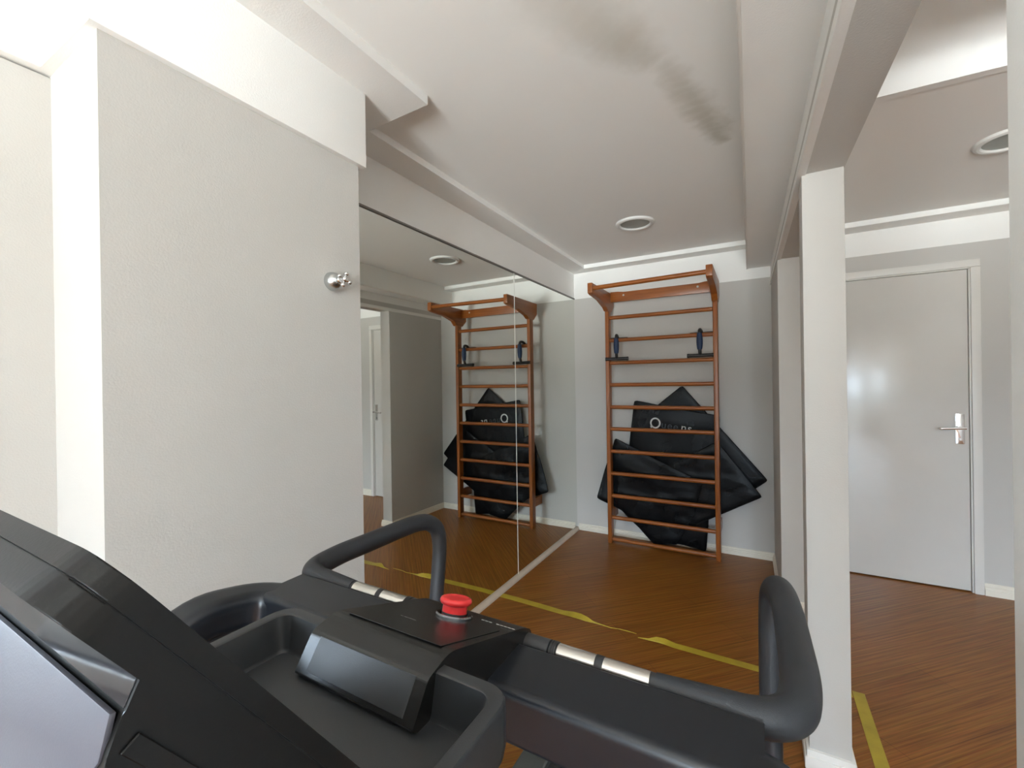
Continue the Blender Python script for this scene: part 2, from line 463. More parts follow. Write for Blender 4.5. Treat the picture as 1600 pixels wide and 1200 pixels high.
for k, (xw, (y0, y1, z0, z1)) in enumerate(((-1.625, LW),)):  # the window added for extra light from the left
    w = struct_empty('window_%d' % (k+3), (xw, y0, z0)); f = .045
    bm = BM()
    for ya, yb, za, zb in ((y0, y0+f, z0, z1), (y1-f, y1, z0, z1), (y0, y1, z0, z0+f), (y0, y1, z1-f, z1), ((y0+y1)/2-.02, (y0+y1)/2+.02, z0, z1)):
        add_box(bm, (xw-.025, ya, za), (xw+.025, yb, zb), .003)
    obj('window_frame', bm, 'alu', w)
    bm = BM(); add_box(bm, (xw-.002, y0+f*.5, z0+f*.5), (xw+.002, y1-f*.5, z1-f*.5)); obj('window_pane', bm, 'glass', w)
    sx = 1 if k == 0 else -1
    bm = BM(); add_box(bm, (min(xw+sx*.025, xw+sx*.155), y0-.04, z0-.03), (max(xw+sx*.025, xw+sx*.155), y1+.04, z0), .004); obj('window_sill', bm, 'trimwhite', w)

# baseboards: stepped profile
def skirt(name, a, b, nrm, h=.058, t=.016):
    a = Vector((*a, 0)); b = Vector((*b, 0)); n = Vector((*nrm, 0)).normalized()
    prof = [(0, 0), (t, 0), (t, h*.48), (t*.78, h*.52), (t*.78, h*.70), (t*.5, h*.75), (t*.5, h*.92), (t*.25, h), (0, h)]
    bm = BM()
    add_prism(bm, [a + n*p + Vector((0, 0, q)) for p, q in prof], b-a)
    struct(name, bm, 'skirt')
skirt('baseboard_back', (XM+.02, YB), (.094, YB), (0, -1))
skirt('baseboard_stub', (.108, YT), (.094, YB), (-1, -.02))
skirt('baseboard_stub_end', (.096, YT), (.24, YT), (0, -1))
skirt('baseboard_hall', (1.236, YB), (XR, YB), (0, -1), h=.075)
bm = BM(); add_box(bm, (.128, YC-.016, 0), (.282, YC+.14, .045), .004); add_box(bm, (.134, YC-.010, .04), (.276, YC+.134, .068), .004)
struct('baseboard_column', bm, 'trimwhite')
bm = BM(); add_prism(bm, [(XM, 1.06, 0), (XM+.026, 1.06, 0), (XM+.024, 1.06, .012), (XM+.016, 1.06, .021), (XM+.006, 1.06, .026), (XM, 1.06, .026)], (0, YB-1.06, 0))
struct('baseboard_mirror', bm, 'quarter')

# door of the hall
d = struct_empty('door_1', (.40, YB, 0))
bm = BM()
for lo, hi in (((.345, YB-.018, 0), (.396, YB+.05, 2.093)), ((1.188, YB-.018, 0), (1.234, YB+.05, 2.093)), ((.345, YB-.018, 2.0935), (1.234, YB+.05, 2.142))):
    add_box(bm, lo, hi, .005)
for lo, hi in (((.38, YB-.004, 0), (.402, YB+.049, 2.086)), ((1.181, YB-.004, 0), (1.20, YB+.049, 2.086)), ((.38, YB-.0035, 2.0865), (1.20, YB+.048, 2.10))):
    add_box(bm, lo, hi, .003)
obj('door_frame', bm, 'doorframe', d)
bm = BM(); add_box(bm, (.405, YB+.004, .008), (1.178, YB+.04, 2.084), .003); leaf = obj('door_leaf', bm, 'door', d)
bm = BM(); add_box(bm, (1.112, YB-.004, .955), (1.155, YB+.004, 1.152), .003); pl = obj('handle_plate', bm, 'chrome', d)
bm = BM()
tube(bm, [(1.134, YB, 1.062), (1.134, YB-.05, 1.062)], .010)
tube(bm, fillet_path([(1.150, YB-.046, 1.062), (1.10, YB-.046, 1.060), (1.03, YB-.046, 1.056), (1.024, YB-.034, 1.055)], [0, .02, .012, 0]), .0095)
obj('lever', bm, 'chrome', pl)
bm = BM(); lathe(bm, [(0, .006), (.008, .006), (.009, .002), (.009, 0)], (1.134, YB-.003, .985), (0, -1, 0), 16); obj('lock_cylinder', bm, 'satin', pl)

# ------------------------------------------------------------------ mirror panes
def pane(y0, y1, label):
    t = thing('mirror_pane', label, 'mirror', (XM, (y0+y1)/2, .026), 'mirror panes on the left wall')
    bm = BM(); add_box(bm, (XM-.005, y0, .024), (XM, y1, 2.180), .0008, 1); obj('mirror_glass', bm, 'mirror', t)
    return t
JY = 2.713
p1 = pane(1.0655, JY-.0012, 'large frameless mirror pane beginning behind the grey pier with the tap')
p2 = pane(JY+.0012, YB-.002, 'large frameless mirror pane ending at the corner next to the wall bars')
bm = BM(); add_box(bm, (XM-.004, JY-.0028, .026), (XM+.0015, JY-.0012, 2.18)); obj('polished_edge', bm, 'mirroredge', p1)
bm = BM(); add_box(bm, (XM-.004, JY+.0012, .026), (XM+.0015, JY+.0028, 2.18)); obj('polished_edge', bm, 'mirroredge', p2)
bm = BM(); add_box(bm, (XM-.006, 1.066, 2.1795), (XM+.007, YB-.001, 2.189)); struct('trim_7', bm, 'channel')

# ------------------------------------------------------------------ downlights
def downlight(x, y, label):
    t = thing('ceiling_downlight', label, 'ceiling light', (x, y, ZC), 'round recessed ceiling lights')
    bm = BM(); lathe(bm, [(.094, .0), (.094, -.006), (.100, -.013), (.110, -.015), (.121, -.010), (.127, .0)], (x, y, ZC), n=48); obj('lamp_ring', bm, 'lampring', t)
    bm = BM(); lathe(bm, [(0, -.003), (.06, -.003), (.094, -.0045), (.096, 0)], (x, y, ZC), n=48); obj('lamp_glass', bm, 'lampglass', t)
downlight(-.707, 2.945, 'round recessed downlight with grey frosted glass in the ceiling above the wall bars')
downlight(1.00, 2.80, 'round recessed downlight in the hall ceiling in front of the door')

# ------------------------------------------------------------------ tap on the pier
tx, ty, tz = -1.215, .948, 1.733
t = thing('mounted_shutoff_valve', 'chrome shut-off valve with cross handle on the grey pier', 'tap', (tx, ty, tz))
bm = BM(); lathe(bm, [(0, 0), (.029, 0), (.031, .004), (.030, .012), (.026, .024), (.018, .034), (.013, .038), (0, .038)], (tx, ty, tz), (1, 0, 0)); obj('flange', bm, 'satin', t)
bm = BM(); lathe(bm, [(0, .036), (.011, .036), (.011, .043), (.0085, .046), (.0085, .056), (.010, .058), (0, .060)], (tx, ty, tz), (1, 0, 0)); obj('spindle', bm, 'chrome', t)
bm = BM(); hx = tx+.064
lathe(bm, [(0, -.009), (.008, -.009), (.0095, -.002), (.0095, .004), (.006, .009), (0, .010)], (hx, ty, tz), (1, 0, 0), 20)
for k in range(4):
    a = R(70+90*k); dv = Vector((0, math.cos(a), math.sin(a)))
    c = Vector((hx, ty, tz))
    tube(bm, [c+dv*.006, c+dv*.018], .0036, 10); sphere(bm, c+dv*.0205, .0076)
obj('cross_handle', bm, 'chrome', t)

# ------------------------------------------------------------------ wall bars
YF = 3.66
wb = thing('wall_bars', 'tall wooden wall bars with pull-up bar against the far wall', 'wall bars', (-.70, 3.70, 0))
for x0, x1 in ((-1.148, -1.114), (-.300, -.265)):
    bm = BM(); add_box(bm, (x0, YF, 0), (x1, YF+.072, 2.06), .009, 3); obj('upright', bm, 'wood_z', wb)
ZR = [1.945, 1.750, 1.555, 1.366, 1.174, .985, .792, .601, .408, .219, .030]
for z in ZR:
    bm = BM(); tube(bm, [(-1.12, 3.692, z), (-.295, 3.692, z)], .0165, 18); obj('rung', bm, 'wood_x', wb)
for x0, x1, dz in ((-1.150, -1.112, 0), (-.304, -.261, .018)):
    bm = BM()
    prof = [(3.235, 2.165+dz), (3.235, 2.088+dz), (3.27, 2.078+dz), (3.45, 2.064+dz), (3.60, 2.030+dz), (3.64, 2.0), (3.745, 2.0), (3.815, 2.06), (3.815, 2.165+dz)]
    prism_x(bm, prof, x0, x1, .004); obj('top_arm', bm, 'wood_y', wb)
bm = BM(); sweep(bm, [(-1.115, 3.262, 2.125), (-.30, 3.262, 2.140)], circ(.017, 18)); obj('pull_up_bar', bm, 'wood_x', wb)
bm = BM()
pts = [(-1.114, 2.085), (-.300, 2.085), (-.300, 2.175), (-.36, 2.172), (-.40, 2.162), (-1.0, 2.162), (-1.05, 2.172), (-1.114, 2.175)]
add_prism(bm, [(x, 3.722, z) for x, z in pts], (0, .024, 0), .003); hb = obj('head_board', bm, 'wood_x', wb)
for x in (-1.0, -.409):
    bm = BM(); lathe(bm, [(0, .005), (.005, .0045), (.0085, .001), (.0085, 0)], (x, 3.7225, 2.137), (0, -1, 0), 16); obj('screw_cap', bm, 'printwhite', hb)
for x0, x1 in ((-1.146, -1.116), (-.298, -.267)):
    bm = BM(); add_box(bm, (x0, YF+.06, .20), (x1, YB-.001, .285), .004); obj('wall_bracket', bm, 'wood_y', wb)

# ------------------------------------------------------------------ push-up handles hung on the bars
def pushup(x, label, tw):
    z1, z2 = ZR[1], ZR[2]; yf = 3.645
    t = thing('push_up_handle', label, 'push-up handle', (x, yf, z2+.02), 'push-up handles hung on the wall bars')
    c, s = math.cos(tw), math.sin(tw)
    def P(dx, dy, z): return Vector((x + dx*c - dy*s, yf + dx*s + dy*c, z))
    # foot lying on the lower rung
    bm = BM(); tube(bm, [P(-.083, .022, z2+.033), P(.083, .022, z2+.033)], .0145, 16)
    for sgn in (-1, 1): tube(bm, [P(sgn*.083, .022, z2+.033), P(sgn*.096, .022, z2+.033)], .0165, 16)
    obj('foot_bar', bm, 'blackplastic', t)
    # tube rising from the foot, blue grip, hook back over the upper rung
    path = fillet_path([P(0, .022, z2+.033), P(0, 0, z2+.068), P(0, -.006, z1+.015), P(0, .006, z1+.038), P(0, .050, z1+.040), P(0, .085, z1+.020)], [0, .03, .02, .02, .02, 0])
    bm = BM(); tube(bm, path, .0125, 14); obj('handle_tube', bm, 'blackplastic', t)
    g = []
    for k in range(13):
        u = k/12; g.append((*P(0, -.001-.005*u, z2+.078+(z1-z2-.078+.012)*u), .0165+.0065*math.sin(math.pi*min(1, u*1.02))**.8))
    bm = BM(); tube(bm, g, .02, 18); obj('foam_grip', bm, 'bluefoam', t)
    bm = BM(); tube(bm, [P(-.085, .085, z1+.012), P(.085, .085, z1+.012)], .0145, 14); obj('foot_bar', bm, 'blackplastic', t)
pushup(-1.046, 'dark blue push-up handle hanging at the left end of the upper rungs', R(8))
pushup(-.392, 'dark blue push-up handle hanging beside the right upright of the wall bars', R(-3))

# ------------------------------------------------------------------ vinyl mats stuffed behind the bars
def poly_at(pl, t):
    L = [(Vector(b)-Vector(a)).length for a, b in zip(pl, pl[1:])]; s = sum(L)*t
    for i, l in enumerate(L):
        if s <= l or i == len(L)-1:
            return Vector(pl[i]).lerp(Vector(pl[i+1]), min(1, s/l) if l else 0)
        s -= l

def make_mat(label, top, right, bottom, left, y, th=.020, wr=.006, seed=0, n=34):
    """Coons patch between four outlines in the x-z plane; top/bottom run left-right, left/right run top-bottom"""
    cx = sum(p[0] for p in top+bottom)/(len(top)+len(bottom)); zb = min(p[1] for p in top+bottom+left+right)
    t = thing('exercise_mat', label, 'exercise mat', (cx, y, zb), 'black vinyl mats behind the wall bars')
    F = {}
    def S(u, v):
        a = poly_at(top, u)*(1-v) + poly_at(bottom, u)*v
        b = poly_at(left, v)*(1-u) + poly_at(right, v)*u
        c = (Vector(top[0])*(1-u)*(1-v) + Vector(top[-1])*u*(1-v) + Vector(bottom[0])*(1-u)*v + Vector(bottom[-1])*u*v)
        return a + b - c
    def rounded(u, v):
        # pull the very corners in a little
        du, dv = min(u, 1-u), min(v, 1-v); r = .018
        if du < r and dv < r:
            a, b = r-du, r-dv; l = math.hypot(a, b)
            if l > r:
                k = r/l; du2, dv2 = r-a*k, r-b*k
                u = du2 if u < .5 else 1-du2; v = dv2 if v < .5 else 1-dv2
        return u, v
    bm = BM(); fr = []; bk = []
    for j in range(n+1):
        rf = []; rb = []
        for i in range(n+1):
            u0, v0 = i/n, j/n
            u, v = rounded(u0, v0); p = S(u, v)
            e = min(min(u0, 1-u0), min(v0, 1-v0))
            pil = min(1, e/.07)**.5
            w = wr*(noise.noise(Vector((p.x*4.2+seed, p.y*7.0-seed*2, seed)))+.5*noise.noise(Vector((p.x*9+seed, p.y*16, seed+3))))
            w = max(-.014, min(.011, w))
            rf.append(bm.verts.new((p.x, y - th*(.16+.34*pil) + w*.6, p.y)))
            rb.append(bm.verts.new((p.x, y + th*(.16+.30*pil) + w*.6, p.y)))
        fr.append(rf); bk.append(rb)
    for j in range(n):
        for i in range(n):
            bm.faces.new([fr[j][i], fr[j+1][i], fr[j+1][i+1], fr[j][i+1]])
            bm.faces.new([bk[j][i], bk[j][i+1], bk[j+1][i+1], bk[j+1][i]])
    ring = [(0, i) for i in range(n)] + [(j, n) for j in range(n)] + [(n, i) for i in range(n, 0, -1)] + [(j, 0) for j in range(n, 0, -1)]
    for a, b in zip(ring, ring[1:]+ring[:1]):
        bm.faces.new([fr[a[0]][a[1]], fr[b[0]][b[1]], bk[b[0]][b[1]], bk[a[0]][a[1]]])
    rim = [(fr[a[0]][a[1]].co + bk[a[0]][a[1]].co)/2 for a in ring]
    obj('mat_cover', bm, 'vinyl', t, 60)
    bm = BM()
    rim = [rim[i] for i in range(0, len(rim), 1)]
    tube(bm, rim + [rim[0]], .0042, 8, cap=False); obj('piping', bm, 'vinyl_edge', t, 60)
    return t
make_mat('rearmost black vinyl mat whose tip points up under the fourth rung', [(-.931, 1.035), (-.554, 1.349)], [(-.554, 1.349), (.051, .62)], [(-.326, .306), (.051, .62)], [(-.931, 1.035), (-.326, .306)], 3.844, wr=.004, seed=1)
mc = make_mat('black vinyl mat with white and worn lettering near its top', [(-.942, 1.225), (-.60, 1.160), (-.27, 1.107)], [(-.27, 1.107), (-.345, .55), (-.387, .010)], [(-.70, .036), (-.55, .034), (-.387, .010)], [(-.942, 1.225), (-.992, .807), (-.96, .45), (-.82, .16), (-.70, .036)], 3.818, wr=.008, seed=5)
make_mat('black vinyl mat tilted to the right, the lower of two corners beside the right upright', [(-.81, .595), (-.289, .905)], [(-.289, .905), (.011, .502)], [(-.51, .19), (.011, .490)], [(-.81, .595), (-.51, .19)], 3.791, wr=.010, seed=9)
make_mat('creased black vinyl mat in front, sticking out past the left upright', [(-1.099, .894), (-.76, .735), (-.40, .575)], [(-.40, .575), (-.47, .30), (-.60, .046)], [(-1.271, .354), (-1.052, .268), (-.90, .135), (-.79, .024), (-.60, .046)], [(-1.099, .894), (-1.20, .60), (-1.271, .354)], 3.763, wr=.018, seed=13)

# lettering on the mat
def text_mesh(body, size):
    c = bpy.data.curves.new('tmp', 'FONT'); c.body = body; c.size = size; c.extrude = .0006; c.space_character = 1.12
    o = bpy.data.objects.new('tmp', c); COL.objects.link(o)
    bpy.context.view_layer.update()
    me = bpy.data.meshes.new_from_object(o.evaluated_get(bpy.context.evaluated_depsgraph_get()))
    bpy.data.objects.remove(o); bpy.data.curves.remove(c)
    return me
ly = 3.8035; tilt = R(-8)
def on_mat(name, body, size, x, z, m, parent):
    me = text_mesh(body, size); bm = BM(); bm.from_mesh(me); bpy.data.meshes.remove(me)
    bmesh.ops.transform(bm, matrix=Matrix.Translation((x, ly, z)) @ Matrix.Rotation(R(90), 4, 'X') @ Matrix.Rotation(tilt, 4, 'Z'), verts=bm.verts)
    return obj(name, bm, m, parent, 0)
bm = BM()
qc = Vector((-.766, ly, 1.037)); q = []
for k in range(41):
    a = 2*math.pi*k/40; q.append(qc + Vector((.037*math.cos(a), 0, .040*math.sin(a))))
n = len(q)
for a, b in zip(q, q[1:]):
    da, db = (a-qc).normalized()*.0062, (b-qc).normalized()*.0062
    for yy in (0,):
        vs = [bm.verts.new(p + Vector((0, yy, 0))) for p in (a-da, b-db, b+db, a+da)]; bm.faces.new(vs)
vs = [bm.verts.new(qc+Vector(p)) for p in ((-.036, 0, -.043), (-.020, 0, -.034), (-.026, 0, -.024), (-.043, 0, -.026))]; bm.faces.new(vs)
bmesh.ops.remove_doubles(bm, verts=bm.verts, dist=.0002)
g = bmesh.ops.extrude_face_region(bm, geom=list(bm.faces)); bmesh.ops.translate(bm, verts=[v for v in g['geom'] if isinstance(v, bmesh.types.BMVert)], vec=(0, .0012, 0))
obj('initial', bm, 'printwhite', mc, 0)
on_mat('faded_lettering', 'uee', .088, -.722, .998, 'printworn', mc)
on_mat('lettering', 'ns', .092, -.566, .979, 'printwhite', mc)

# ------------------------------------------------------------------ floor tape
def strip(name, label, pts, group='yellow floor tape lines'):
    """pts: x, y, width, lift, roll angle in degrees along a line"""
    bm = BM(); rows = []
    for i, (x, y, w, h, a) in enumerate(pts):
        p = Vector((x, y)); q = Vector(pts[min(i+1, len(pts)-1)][:2]); o = Vector(pts[max(i-1, 0)][:2])
        d = (q-o).normalized(); nn = Vector((-d.y, d.x))
        ca, sa = math.cos(R(a)), abs(math.sin(R(a)))
        rows.append([bm.verts.new((x+nn.x*s*w/2*ca, y+nn.y*s*w/2*ca, .0008+h+(s+1)/2*w*sa)) for s in (-1, -.33, .33, 1)])
    for r0, r1 in zip(rows, rows[1:]):
        for j in range(3): bm.faces.new([r0[j], r0[j+1], r1[j+1], r1[j]])
    g = bmesh.ops.extrude_face_region(bm, geom=list(bm.faces)); bmesh.ops.translate(bm, verts=[v for v in g['geom'] if isinstance(v, bmesh.types.BMVert)], vec=(0, 0, .0006))
    return tag(obj(name, bm, 'tape', None, 60), label, 'floor tape', group)
Y0 = 2.408
strip('floor_tape', 'yellow floor tape from the mirror base, twisted to a thread at its torn end',
      [(-1.484, 2.432, .050, 0, 0), (-1.40, 2.434, .050, 0, 0), (-1.2, 2.428, .050, 0, 0), (-1.05, 2.422, .048, 0, 0), (-.985, 2.416, .046, .003, 12), (-.93, 2.404, .036, .005, 30), (-.885, 2.396, .026, .004, 45),
       (-.845, 2.395, .010, .003, 50), (-.80, 2.396, .005, .003, 40), (-.74, 2.392, .004, .002, 30), (-.70, 2.402, .004, .002, 30), (-.65, 2.404, .004, .002, 30), (-.60, 2.402, .004, .002, 20)])
strip('floor_tape', 'yellow floor tape across the middle of the floor behind the right hand grip',
      [(-.585, 2.372, .004, .001, 20), (-.53, 2.373, .010, .003, 40), (-.49, 2.382, .028, .004, 35), (-.45, 2.392, .042, .003, 12), (-.40, 2.392, .046, 0, 0), (-.2, 2.388, .048, 0, 0), (0, 2.385, .048, 0, 0), (.2, 2.387, .048, 0, 0), (.342, 2.39, .048, 0, 0)])
strip('floor_tape', 'yellow floor tape running towards the viewer in the hall right of the column',
      [(.367, 2.412, .044, .0012, 0), (.367, 2.2, .045, .0012, 0), (.368, 1.9, .046, .0, 0), (.369, 1.6, .046, .0, 0), (.37, 1.25, .046, 0, 0)])

# ------------------------------------------------------------------ treadmill
XC = -.350
tm = thing('treadmill', 'black treadmill seen from behind its console, red stop button on top', 'treadmill', (XC, .9, 0))
def mx_(x): return 2*XC - x
# bridge and arms: one bent box tube
def rrect(a, b, r, n=4):
    pts = round_poly([(-a, -b), (a, -b), (a, b), (-a, b)], r, n); return pts
arm = [(-.60, .430, 1.030), (-.728, .430, 1.031), (-.728, .300, 1.053), (-.730, .240, .94), (-.732, .19, .80), (-.732, .10, .16)]
rads = [0, .075, .055, .07, 0, 0]
half = fillet_path(arm, rads, 9)
bm = BM()
for k in (0, 1):
    pp = half if k == 0 else [Vector((2*XC-p.x, p.y, p.z)) for p in half]
    sweep(bm, pp, rrect(.029, .029, .020, 6), up=(0, 0, 1))
prism_x(bm, round_poly([(.400, 1.0), (.480, 1.0), (.480, 1.061), (.400, 1.060)], [.008, .008, .003, .011], 7), -.701, 2*XC+.701)
weighted(obj('upright_frame', bm, 'frame_black', tm, 50))
# dark plate added below each arm, stands in for the shaded hollow
for k in (0, 1):
    x0, x1 = (-.757, -.745) if k == 0 else (2*XC+.745, 2*XC+.757)
    bm = BM(); prism_x(bm, round_poly([(.27, .86), (.44, .86), (.44, 1.02), (.31, 1.035), (.27, 1.0)], .01, 3), x0, x1, .002); obj('arm_shade_plate', bm, 'ring', tm)
# handlebar: sleeves, sensors, foam grips
YH, ZH = .50, 1.05
def bar(name, x0, x1, r, m, rib=0):
    bm = BM(); tube(bm, [(x0, YH, ZH), (x1, YH, ZH)], r, 28)
    if rib:
        for k in range(3):
            xx = x0 + (x1-x0)*(k+.5)/3; tube(bm, [(xx-.0012, YH, ZH), (xx+.0012, YH, ZH)], r+.0008, 28)
    return obj(name, bm, m, tm)
bar('handlebar_tube', -.61, -.09, .0095, 'frame_black')
for s in (0, 1):
    f = (lambda x: x) if s == 0 else mx_
    bar('bar_sleeve', f(-.285), f(-.234), .0128, 'abs')
    bar('collar_ring', f(-.232), f(-.223), .0122, 'ring', 1)
    bar('pulse_sensor', f(-.222), f(-.1735), .0118, 'steel')
    bar('collar_ring', f(-.1735), f(-.1635), .0121, 'ring')
    bar('pulse_sensor', f(-.1635), f(-.110), .0118, 'steel')
    bar('collar_ring', f(-.110), f(-.1015), .0112, 'ring')
    pth = [(-.104, YH, ZH, .0122), (-.06, YH, ZH, .0148), (-.03, YH, ZH, .0165), (-.012, .4995, ZH, .0178), (.006, .504, ZH, .0188), (.021, .5155, ZH, .0196), (.031, .535, ZH, .0200),
           (.036, .568, ZH+.001, .0200), (.037, .60, ZH+.002, .0200), (.036, .65, ZH+.002, .0200), (.033, .74, ZH+.003, .0200), (.028, .80, ZH+.003, .0198), (.022, .835, ZH-.004, .0195), (.016, .862, ZH-.028, .0190), (.013, .868, ZH-.070, .0182), (.012, .861, ZH-.13, .0176), (.012, .848, ZH-.22, .0174)]
    P4 = []
    for i in range(len(pth)-1):
        p0, p1, p2, p3 = (Vector(pth[max(i-1, 0)]), Vector(pth[i]), Vector(pth[i+1]), Vector(pth[min(i+2, len(pth)-1)]))
        for k in range(5):
            t_ = k/5; P4.append(.5*((2*p1)+(p2-p0)*t_+(2*p0-5*p1+4*p2-p3)*t_*t_+(3*p1-p0-3*p2+p3)*t_**3))
    P4.append(Vector(pth[-1]))
    P4 = [(f(p[0]), p[1], p[2], p[3]) for p in P4]
    bm = BM(); tube(bm, P4, 1, 28); obj('hand_grip', bm, 'foam', tm, 50)
    leg = fillet_path([(f(.012), .851, ZH-.20), (f(.012), .80, .55), (f(.012), .77, .30), (f(-.03), .77, .17)], [0, .1, .08, 0])
    bm = BM(); tube(bm, leg, .0165, 20); obj('grip_post', bm, 'frame_black', tm)
# control hub
hw = .083
bm = BM()
prof = round_poly([(.284, 1.086), (.3065, 1.1195), (.338, 1.1275), (.494, 1.074), (.513, 1.062), (.513, 1.028), (.46, 1.028), (.40, 1.035), (.33, 1.06), (.30, 1.075)],
                  [.002, .004, .012, .012, .008, .004, 0, 0, 0, 0], 4)
prism_x(bm, prof, XC-hw, XC+hw, .0035, 3)
hub = weighted(obj('control_hub', bm, 'abs_gloss', tm, 35))
bm = BM()
prism_x(bm, [(.2875, 1.0905), (.3062, 1.1180), (.3052, 1.1186), (.2865, 1.0911)], XC-hw+.016, XC+hw-.014, .0004, 1); obj('front_plate', bm, 'abs', hub)
# slope of the hub top
hs = Vector((0, .156, -.0535)).normalized(); hn = Vector((0, .0535, .156)).normalized()
def hubtop(x, y): return Vector((x, y, 1.1275 - .0535/.156*(y-.338)))
# recessed top panel rim
bm = BM()
corners = [(XC-hw+.016, .342), (XC+hw-.014, .342), (XC+hw-.010, .448), (XC+hw-.026, .478), (XC-hw+.026, .478), (XC-hw+.012, .448)]
top = [hubtop(x, y) + hn*.0002 for x, y in corners]
add_prism(bm, top, hn*.0008, .0003, 1); obj('top_plate', bm, 'abs_gloss', hub)
# emergency stop
eo = hubtop(-.3455, .447)
bm = BM(); lathe(bm, [(.0205, 0), (.0240, .0005), (.0240, .0022), (.0225, .0038), (.0195, .0038), (.0192, .002)], eo+hn*.0008, hn, 40); obj('stop_collar', bm, 'darkchrome', tm)
es = thing  # (kept as a part of the treadmill)
bm = BM(); lathe(bm, [(0, .0), (.0165, .0), (.0165, .006), (0, .006)], eo, hn, 32); obj('stop_neck', bm, 'ring', tm)
ax = (hn + Vector((0, -.05, .0))).normalized()
bm = BM(); lathe(bm, [(0, .003), (.0158, .003), (.0161, .005), (.0160, .0150), (.0190, .0160), (.0205, .0180), (.0208, .0200), (.0197, .0225), (.0165, .0238), (.0138, .0232), (.0125, .0227), (.007, .0231), (0, .0233)], eo, ax, 40)
obj('stop_button', bm, 'red', tm, 50)
# printed marks on the hub (too small to read in the photo)
bm = BM()
for k in range(9):
    if k in (3,): continue
    a = hubtop(-.316+.0056*k, .4665) + hn*.0012; add_prism(bm, [a, a+Vector((.0042, 0, 0)), a+Vector((.0042, 0, 0))+hs*.0014, a+hs*.0014], hn*.0002)
obj('printed_marking', bm, 'printwhite', hub, 0)
bm = BM()
for k, (dx, w) in enumerate(((0, .003), (.006, .005), (.0125, .011))):
    a = hubtop(-.379+dx, .386) + hn*.0012; add_prism(bm, [a, a+Vector((w, 0, 0)), a+Vector((w, 0, 0))+hs*.0013, a+hs*.0013], hn*.0002)
obj('printed_marking', bm, mat('grey_print', (.16, .155, .14), .5), hub, 0)
# tray with raised rim either side of the hub
def tray_ring(off, z, r):
    x0, x1, y0, y1 = XC-.161+off, XC+.161-off, .175+off, .3315-off
    return [(*p, z) for p in round_poly([(x0, y0), (x1, y0), (x1, y1), (x0, y1)], r, 8)]
bm = BM(); rings = []
spec = [(.010, 1.066, .02), (.002, 1.072, .026), (0, 1.082, .028), (0, 1.116, .028), (.002, 1.1195, .027), (.012, 1.1200, .019), (.0145, 1.1185, .017), (.022, 1.085, .012), (.025, 1.081, .010)]
for off, z, r in spec: rings.append([bm.verts.new(p) for p in tray_ring(off, z, r)])
m = len(rings[0])
for a, b in zip(rings, rings[1:]):
    for j in range(m): bm.faces.new([a[j], a[(j+1) % m], b[(j+1) % m], b[j]])
bm.faces.new(rings[0][::-1]); bm.faces.new(rings[-1])
weighted(obj('accessory_tray', bm, 'abs', tm, 40))
# neck that joins the tray to the bridge
bm = BM(); add_box(bm, (XC-.07, .22, 1.005), (XC+.07, .47, 1.072), .008); obj('console_neck', bm, 'frame_black', tm)

# console: tilted slab seen from behind
s = Vector((0, .566, -.8244)); nrm = Vector((0, .8244, .566))
O = Vector((0, .0618, 1.3305))
CW = .150
def slab(name, d0, d1, inset, m, r=.028, bev=.003):
    L = .300
    pts = round_poly([(XC-CW+inset, inset), (XC+CW-inset, inset), (XC+CW-inset, L), (XC-CW+inset, L)], [r, r, .01, .01], 10)
    bm = BM()
    base = [Vector((x, O.y, O.z)) + s*l - nrm*d1 for x, l in pts]
    add_prism(bm, base, nrm*(d1-d0), bev, 3)
    return weighted(obj(name, bm, m, tm, 40))
slab('console_bezel', 0, .0086, 0, 'abs_side')
slab('console_core', .004, .016, .0016, 'ring', bev=0)
slab('console_shell', .0092, .0200, 0, 'abs_side')
# display on the far (user) side
bm = BM(); base = [Vector((x, O.y, O.z)) + s*l - nrm*.0005 for x, l in ((XC-CW+.03, .03), (XC+CW-.03, .03), (XC+CW-.03, .20), (XC-CW+.03, .20))]
add_prism(bm, base, nrm*.0015); obj('display_screen', bm, 'piano', tm, 0)
# rear housing with glossy shoulder and flat satin back panel
bx0, bx1 = XC-CW+.001, XC+CW-.0008
bm = BM()
prof = [(.0725, 1.2835), (.0705, 1.2832), (.0662, 1.2738), (.0660, 1.2722), (.0612, 1.2605), (.050, 1.21), (.052, 1.13), (.10, 1.072), (.235, 1.070), (.222, 1.072)]
prism_x(bm, prof, bx0, bx1, .0006, 1); hs_ = obj('console_housing', bm, 'abs_side', tm, 20)
bm = BM(); prism_x(bm, [(.0704, 1.2833), (.0664, 1.2742), (.0660, 1.2744), (.0700, 1.2836)], bx0+.001, bx1-.0004, .0002, 1); obj('glossy_shoulder', bm, 'piano', hs_, 0)
bm = BM()
pv = Vector((0, .0500-.0612, 1.21-1.2605)).normalized(); po = Vector((0, .0653, 1.2733)); pn = Vector((0, -pv.z, pv.y)) * -1
pn = Vector((0, -abs(pv.z), abs(pv.y)))
pp = [(bx0+.006, .002), (bx1-.0035, .0005), (bx1-.0035, .016), (bx1-.010, .024), (bx1-.03, .040), (bx1-.06, .070), (bx0+.006, .070)]
pts = [Vector((x, po.y, po.z)) + pv*l for x, l in pp]
add_prism(bm, pts, pn*.0022, .0006, 2); obj('back_panel', bm, 'back_satin', hs_, 20)
# side seams of the housing
for k, off in enumerate((.031, .040)):
    bm = BM()
    a = Vector((bx1, O.y, O.z)) + s*(.060+.012*k) - nrm*off; b = Vector((bx1, O.y, O.z)) + s*.29 - nrm*(off)
    add_prism(bm, [a, b, b - nrm*.007, a - nrm*.007], (.0012, 0, 0), .0004, 1); obj('side_rib', bm, 'abs_side', hs_, 0)

